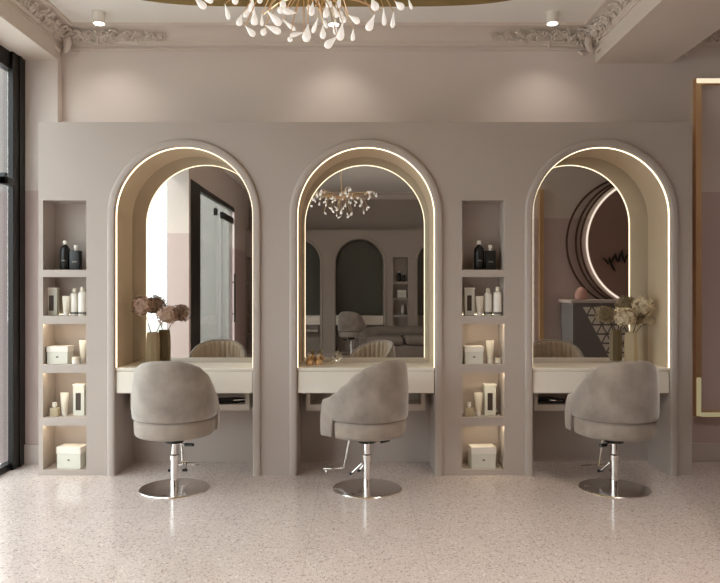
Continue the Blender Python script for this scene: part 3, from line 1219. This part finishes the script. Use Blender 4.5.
GL, GR = 'products on the left shelf column', 'products on the right shelf column'
for gi, (g, col) in enumerate(((GL, 'left shelf'), (GR, 'right shelf'))):
    P = ((65.2, 75.8, 53.0, 66.2, 74.8, 82.6, 60.5, 76.5, 83.0, 54.8, 64.5, 80.5, 72.5), (479.0, 490.2, 469.0, 479.8, 488.0, 497.6, 473.0, 482.5 + 15, 490.0, 469.0, 478.5, 489.5, 481.8))[gi]
    item('bb', (0.074, 0.212), P[0], 0, 'taller round black bottle with white cap, top niche of the %s' % col, g)
    item('sb', (0.074, 0.180), P[1], 0, 'shorter square black bottle with white cap, top niche of the %s' % col, g)
    item('wc', (0.072, 0.20, 0.06), P[2], 1, 'upright carton with dark window, second niche of the %s' % col, g, 5.06, 0.12 if gi == 0 else 0)
    item('tu', (0.060, 0.14), P[3], 1, 'cream tube beside white bottles, second niche of the %s' % col, g, 5.02)
    item('wb', (0.060, 0.195), P[4], 1, 'white bottle nearer the tube, second niche of the %s' % col, g, 5.05)
    item('wb', (0.058, 0.205), P[5], 1, 'white bottle at the right end, second niche of the %s' % col, g, 5.01)
    if gi == 0:
        item('bx', (0.15, 0.125, 0.10), P[6], 2, 'pale lidded box with dark mark, third niche of the left shelf', g, 5.03, -0.05)
        item('ja', (0.026, 0.05), 75.8, 2, 'squat white jar beside the box, third niche of the left shelf', g, 4.985)
        item('tu', (0.058, 0.165), P[8], 2, 'cream tube at right end, third niche of the left shelf', g, 5.06)
    else:
        item('bx', (0.13, 0.125, 0.10), P[6], 2, 'pale lidded box with dark mark, third niche of the right shelf', g, 5.03)
        item('tu', (0.062, 0.165), P[8], 2, 'cream tube beside the box, third niche of the right shelf', g, 5.02)
        item('ja', (0.026, 0.04), 498.0, 2, 'squat white jar at right end, third niche of the right shelf', g, 5.04)
    item('sp', (0.06, 0.10), P[9], 3, 'small square flacon with white cap, fourth niche of the %s' % col, g, 5.0)
    item('tu', (0.064, 0.165), P[10], 3, 'cream tube between flacon and carton, fourth niche of the %s' % col, g, 5.03)
    item('wc', (0.080, 0.225, 0.07), P[11], 3, 'tall carton with dark window and white lid, fourth niche of the %s' % col, g, 5.06)
    item('bx', (0.175, 0.155, 0.11), P[12], 4, 'pale lidded box alone in the bottom niche of the %s' % col, g, 5.03, -0.10 if gi == 0 else 0.08)
# a few products reflected from the opposite shelf
for kind, dims, x, row, lab in (('bb', (0.074, 0.212), 0.88, 0, 'black bottle on the far shelf, seen in the middle mirror'),
                                ('sb', (0.074, 0.180), 0.97, 0, 'square black bottle on the far shelf, seen in the middle mirror'),
                                ('bx', (0.175, 0.155, 0.11), 0.93, 1, 'pale box on the far shelf, seen in the middle mirror'),
                                ('wb', (0.060, 0.195), 0.95, 2, 'white bottle on the far shelf, seen in the middle mirror')):
    place(KINDS[(kind,) + dims], (x, YO - 0.09, SZ[row][0]), PI, lab, 'products on the far shelf')


# ------------------------------------------------------------------ vases with flowers
def flower_head(c, r, seed, squash=0.85):
    rnd = random.Random(seed)
    b = MB()
    n = 170
    for i in range(n):
        z = 1 - 2 * (i + 0.5) / n
        a = i * 2.39996
        q = math.sqrt(1 - z * z)
        d = Vector((q * math.cos(a), q * math.sin(a), z * squash))
        rr = r * rnd.uniform(0.45, 1.12)
        p = Vector(c) + d * rr
        t = d.cross(Vector((rnd.uniform(-1, 1), rnd.uniform(-1, 1), rnd.uniform(-1, 1)))).normalized()
        u = d.cross(t).normalized()
        s = r * rnd.uniform(0.20, 0.32)
        # a floret: four petals round a centre
        for k in range(4):
            ang = k * PI / 2 + rnd.uniform(-.2, .2)
            v = t * math.cos(ang) + u * math.sin(ang)
            w = -t * math.sin(ang) + u * math.cos(ang)
            b.mesh([p, p + v * s * .6 + w * s * .42 + d * s * .2, p + v * s * 1.05 + d * s * rnd.uniform(.1, .5), p + v * s * .6 - w * s * .42 + d * s * .2], [(0, 1, 2, 3)])
    # dense core
    b.lathe([(0.01, -r * .42), (r * .25, -r * .35), (r * .36, 0), (r * .25, r * .35), (0.01, r * .4)], c, 14)
    return b


def vase(loc, heads, mv, mp, label, flabel, seed):
    e = empty('faceted_vase', loc, label, 'vase', 'faceted vases on the counters')
    x, y, z = loc
    prof = [(0.040, 0.0), (0.049, 0.004), (0.051, 0.10), (0.049, 0.19), (0.044, 0.235), (0.036, 0.238), (0.036, 0.20)]
    b = MB()
    b.lathe(prof, (x, y, z), 8)
    b.build('vase_body', mv, e, bevel=0.0)
    # flowers stand in the vase: things of their own
    for i, (hx, hy, hz, r) in enumerate(heads):
        f = empty('hydrangea_flower', (x, y, z + 0.21), flabel[i], 'flower', 'dried hydrangeas in the vases')
        top = Vector((hx, hy, hz))
        base = Vector((x + (hx - x) * .10, y + (hy - y) * .10, z + 0.205))
        mid = (base * 0.5 + top * 0.5) + Vector((0, 0, 0.02))
        MB().tube([base, mid, top - Vector((0, 0, r * .4))], [0.0035, 0.003, 0.003], 6).build('stem', M_STEM, f, smooth=True)
        flower_head(top, r, seed + i).build('bloom', mp, f, recalc=False)
    return e


v1 = (pxx(153, 5.17), 5.17, ZC)
vase(v1, [(-1.575, 5.15, 1.195, 0.078), (-1.385, 5.13, 1.125, 0.074)], M_VASE, M_PETAL,
     'khaki faceted vase standing on the left counter',
     ['dusty pink hydrangea leaning left in the vase on the left counter', 'dusty pink hydrangea leaning right in the vase on the left counter'], 40)
v2 = (pxx(631, 5.17), 5.17, ZC)
vase(v2, [(2.115, 5.16, 1.195, 0.076), (1.965, 5.12, 1.115, 0.076), (2.185, 5.22, 1.08, 0.042)], M_VASE2, M_PETAL2,
     'sand coloured faceted vase standing on the right counter',
     ['beige hydrangea standing highest in the vase on the right counter', 'beige hydrangea leaning left and low in the vase on the right counter',
      'small beige hydrangea at far right of the vase on the right counter'], 60)


# ------------------------------------------------------------------ small decor on the middle counter
def vial(px, label, first=None):
    loc = (pxx(px, 5.16), 5.16, ZC)
    if first is not None:
        return place(first, loc, 0, label)
    e = empty('small_vial', loc, label, 'ornament', 'small gold vials on the middle counter')
    MB().lathe([(.018, 0), (.027, .004), (.029, .02), (.02, .034), (.010, .042), (.009, .052), (.016, .056)], n=16).build('vial_body', M_GOLD, e, smooth=True, world=False)
    MB().lathe([(.012, .056), (.02, .075), (.018, .077)], n=12).build('stopper', M_CREAM, e, smooth=True, world=False)
    return e


va = vial(309.5, 'small gold vial with cream stopper at left end of the middle counter')
vial(318.5, 'small gold vial with cream stopper nearer the spiky ornament', va)
e = empty('spiky_ornament', (pxx(337, 5.15), 5.15, ZC), 'silvery spiky starburst ornament on the middle counter', 'ornament')
b = MB()
rnd = random.Random(4)
b.lathe([(0.004, 0.014), (.016, .020), (.02, .03), (.016, .040), (.004, .046)], n=12)
for i in range(22):
    d = Vector((rnd.uniform(-1, 1), rnd.uniform(-1, 1), rnd.uniform(-.35, 1))).normalized()
    l = rnd.uniform(.035, .055)
    if d.z < 0:
        l = min(l, 0.028 / max(0.01, -d.z))
    b.tube([Vector((0, 0, .03)), Vector((0, 0, .03)) + d * l], [.006, .0008], 6)
b.tube([Vector((.004, 0, .03)), Vector((.004, 0, .115))], [.007, .001], 6)
b.build('spikes', M_CHROME, e, smooth=False, world=False)

# ------------------------------------------------------------------ gold frame on the back wall at right
fx0, fx1, fz0, fz1 = 2.58, 3.75, 0.345, 2.918
e = empty('gold_wall_frame', (fx0, YB, fz0), 'tall gold wall frame with lit top edge at the far right', 'wall frame')
b = MB()
for bx in ((fx0, fx0 + .042, fz0, fz1), (fx1 - .042, fx1, fz0, fz1), (fx0 + .042, fx1 - .042, fz0, fz0 + .042), (fx0 + .042, fx1 - .042, fz1 - .042, fz1)):
    b.box(bx[0], bx[1], YB - .05, YB, bx[2], bx[3])
b.build('frame', M_GOLD, e)
M_FLED = emitter('frame_led', (1.0, 0.86, 0.62, 1), 1.0)
b = MB().box(fx0 + .004, fx1 - .004, YB - .056, YB - .0502, fz1 - .038, fz1 - .004)
b.build('light_strip', M_FLED, e)
M_FLED2 = emitter('frame_led_dim', (1.0, 0.84, 0.48, 1), 0.32)
b = MB().box(fx0 + .004, fx0 + .036, YB - .056, YB - .0502, fz0 + .01, fz0 + .30)
b.box(fx0 + .036, fx1 - .01, YB - .056, YB - .0502, fz0 + .004, fz0 + .036)
b.build('light_strip', M_FLED2, e)

# ------------------------------------------------------------------ side bay: round sign, console (seen in the right mirror)
KS = 7.4 / 700
sx = lambda px: (px - 356) * KS
sz = lambda py: 1.325 - (py - 288) * KS


def ring(b, cx, cz, r, t, y):
    b.tube([(cx + r * math.cos(2 * PI * i / 96), y, cz + r * math.sin(2 * PI * i / 96)) for i in range(96)], t, 8, closed=True)


CZ = sz(243)
e = empty('round_wall_sign', (sx(649), BAYY, CZ - 0.67), 'round wall sign with overlapping rings and black lettering, reflected in the right mirror', 'sign')
b = MB()
cx = sx(649)
b.prism([(cx + .655 * math.cos(2 * PI * i / 96), CZ + .655 * math.sin(2 * PI * i / 96)) for i in range(96)], lambda x, z: (x, BAYY + .001, z), lambda x, z: (x, BAYY + .03, z))
b.build('disc', M_SIGN, e)
b = MB()
ring(b, cx, CZ, .672, .010, BAYY + .03)
M_RLED = emitter('ring_led', (1.0, 0.87, 0.74, 1), 1.4)
b.build('lit_ring', M_RLED, e)
for px in (631, 640, 645):
    b = MB()
    ring(b, sx(px), CZ, .69, .011, BAYY + .018)
    b.build('ring', M_BROWN, e, smooth=True)
b = MB()
cr = lambda p: (sx(530 + p[0] / 4.485), BAYY + .042, sz(240 + p[1] / 4.485))
for st in ([(318, 82), (330, 90), (342, 108), (350, 96), (347, 78)], [(347, 78), (356, 108), (366, 130), (374, 140)],
           [(356, 104), (366, 80), (373, 62), (379, 88), (386, 100), (394, 70), (403, 48), (407, 78), (414, 102), (424, 74), (436, 58), (441, 78), (446, 92), (452, 80)]):
    b.tube([cr(p) for p in st], [.006] + [.011] * (len(st) - 2) + [.006], 8)
b.lathe([(0.002, -.012), (.012, 0), (.002, .012)], (sx(626), BAYY + .042, sz(230)), 10)
b.build('lettering', M_BLACKP, e, smooth=True)

# console with triangle inlay
kx0, kx1, ky0, ky1, kz = 2.15, 3.6, 3.30, 3.70, 1.176
e = empty('reception_console', ((kx0 + kx1) / 2, (ky0 + ky1) / 2, 0), 'grey lacquered console with white triangle inlay, reflected in the right mirror', 'console')
MB().box(kx0, kx1, ky0, ky1, 0.06, kz).build('body', M_GREYCAB, e, bevel=.006)
MB().box(kx0 + .04, kx1 - .04, ky0 + .02, ky1 - .04, 0, 0.06).build('plinth', M_BLACK, e)
MB().box(kx0 - .02, kx1 + .02, ky0 - .02, ky1 + .02, kz, kz + .03).build('top', M_BASEB, e, bevel=.004)
b = MB()
s = 0.105
for r_ in range(11):
    k_ = 0
    while True:
        x = 2.235 + r_ * s * .46 + k_ * s * .5
        z = kz - .03 - (r_ + 1) * s * .88
        if x + s > kx1 - .03 or z < .09:
            break
        g_ = .009
        if k_ % 2:
            tri = [(x + g_ * 1.6, z + g_), (x + s - g_ * 1.6, z + g_), (x + s / 2, z + s * .88 - g_ * 1.6)]
        else:
            tri = [(x + g_ * 1.6, z + s * .88 - g_), (x + s / 2, z + g_ * 1.6), (x + s - g_ * 1.6, z + s * .88 - g_)]
        b.prism(tri, lambda X, Z: (X, ky1 + .0005, Z), lambda X, Z: (X, ky1 + .006, Z))
        k_ += 1
b.build('triangle_inlay', M_WHITE, e)
o = MB().lathe([(.05, 0), (.062, .01), (.066, .05), (.05, .10), (.02, .125), (.004, .13)], (2.30, 3.5, kz + .03), 24).build('domed_ornament', M_PINK, smooth=True)
tag(o, 'small pink domed ornament on the console, reflected in the right mirror', 'ornament')
# gold upright strip at the end of the bay wall
o = MB().box(1.925, 1.975, BAYY, BAYY + .03, 0, 2.36).build('gold_upright', M_GOLD, bevel=.003)
tag(o, 'slim gold upright strip reflected at the left edge of the right mirror', 'trim strip')

# ------------------------------------------------------------------ lounge sofa behind the camera (seen in the middle mirror)
e = empty('lounge_sofa', (0.75, -1.1, 0), 'low grey lounge sofa with rounded arms, reflected in the middle mirror', 'sofa')
MB().box(0.12, 1.45, -1.45, -0.72, 0.14, 0.40).build('seat_base', M_SOFA, e, bevel=.05, seg=4, smooth=True)
b = MB()
b.tube([(0.16, -0.74, .42), (0.16, -1.30, .46), (0.22, -1.44, .50), (0.40, -1.50, .52), (1.17, -1.50, .52), (1.35, -1.44, .50), (1.41, -1.30, .46), (1.41, -0.74, .42)], [.10, .12, .14, .15, .15, .14, .12, .10], 16)
b.build('backrest', M_SOFA, e, smooth=True)
for x in (0.47, 1.10):
    MB().box(x - .30, x + .30, -1.36, -0.70, 0.40, 0.52).build('seat_cushion', M_SOFA, e, bevel=.05, seg=4, smooth=True)
for x in (0.22, 1.35):
    for y in (-1.36, -0.82):
        MB().lathe([(.018, 0), (.024, .145)], (x, y, 0), 12).build('leg', M_BLACK, e)
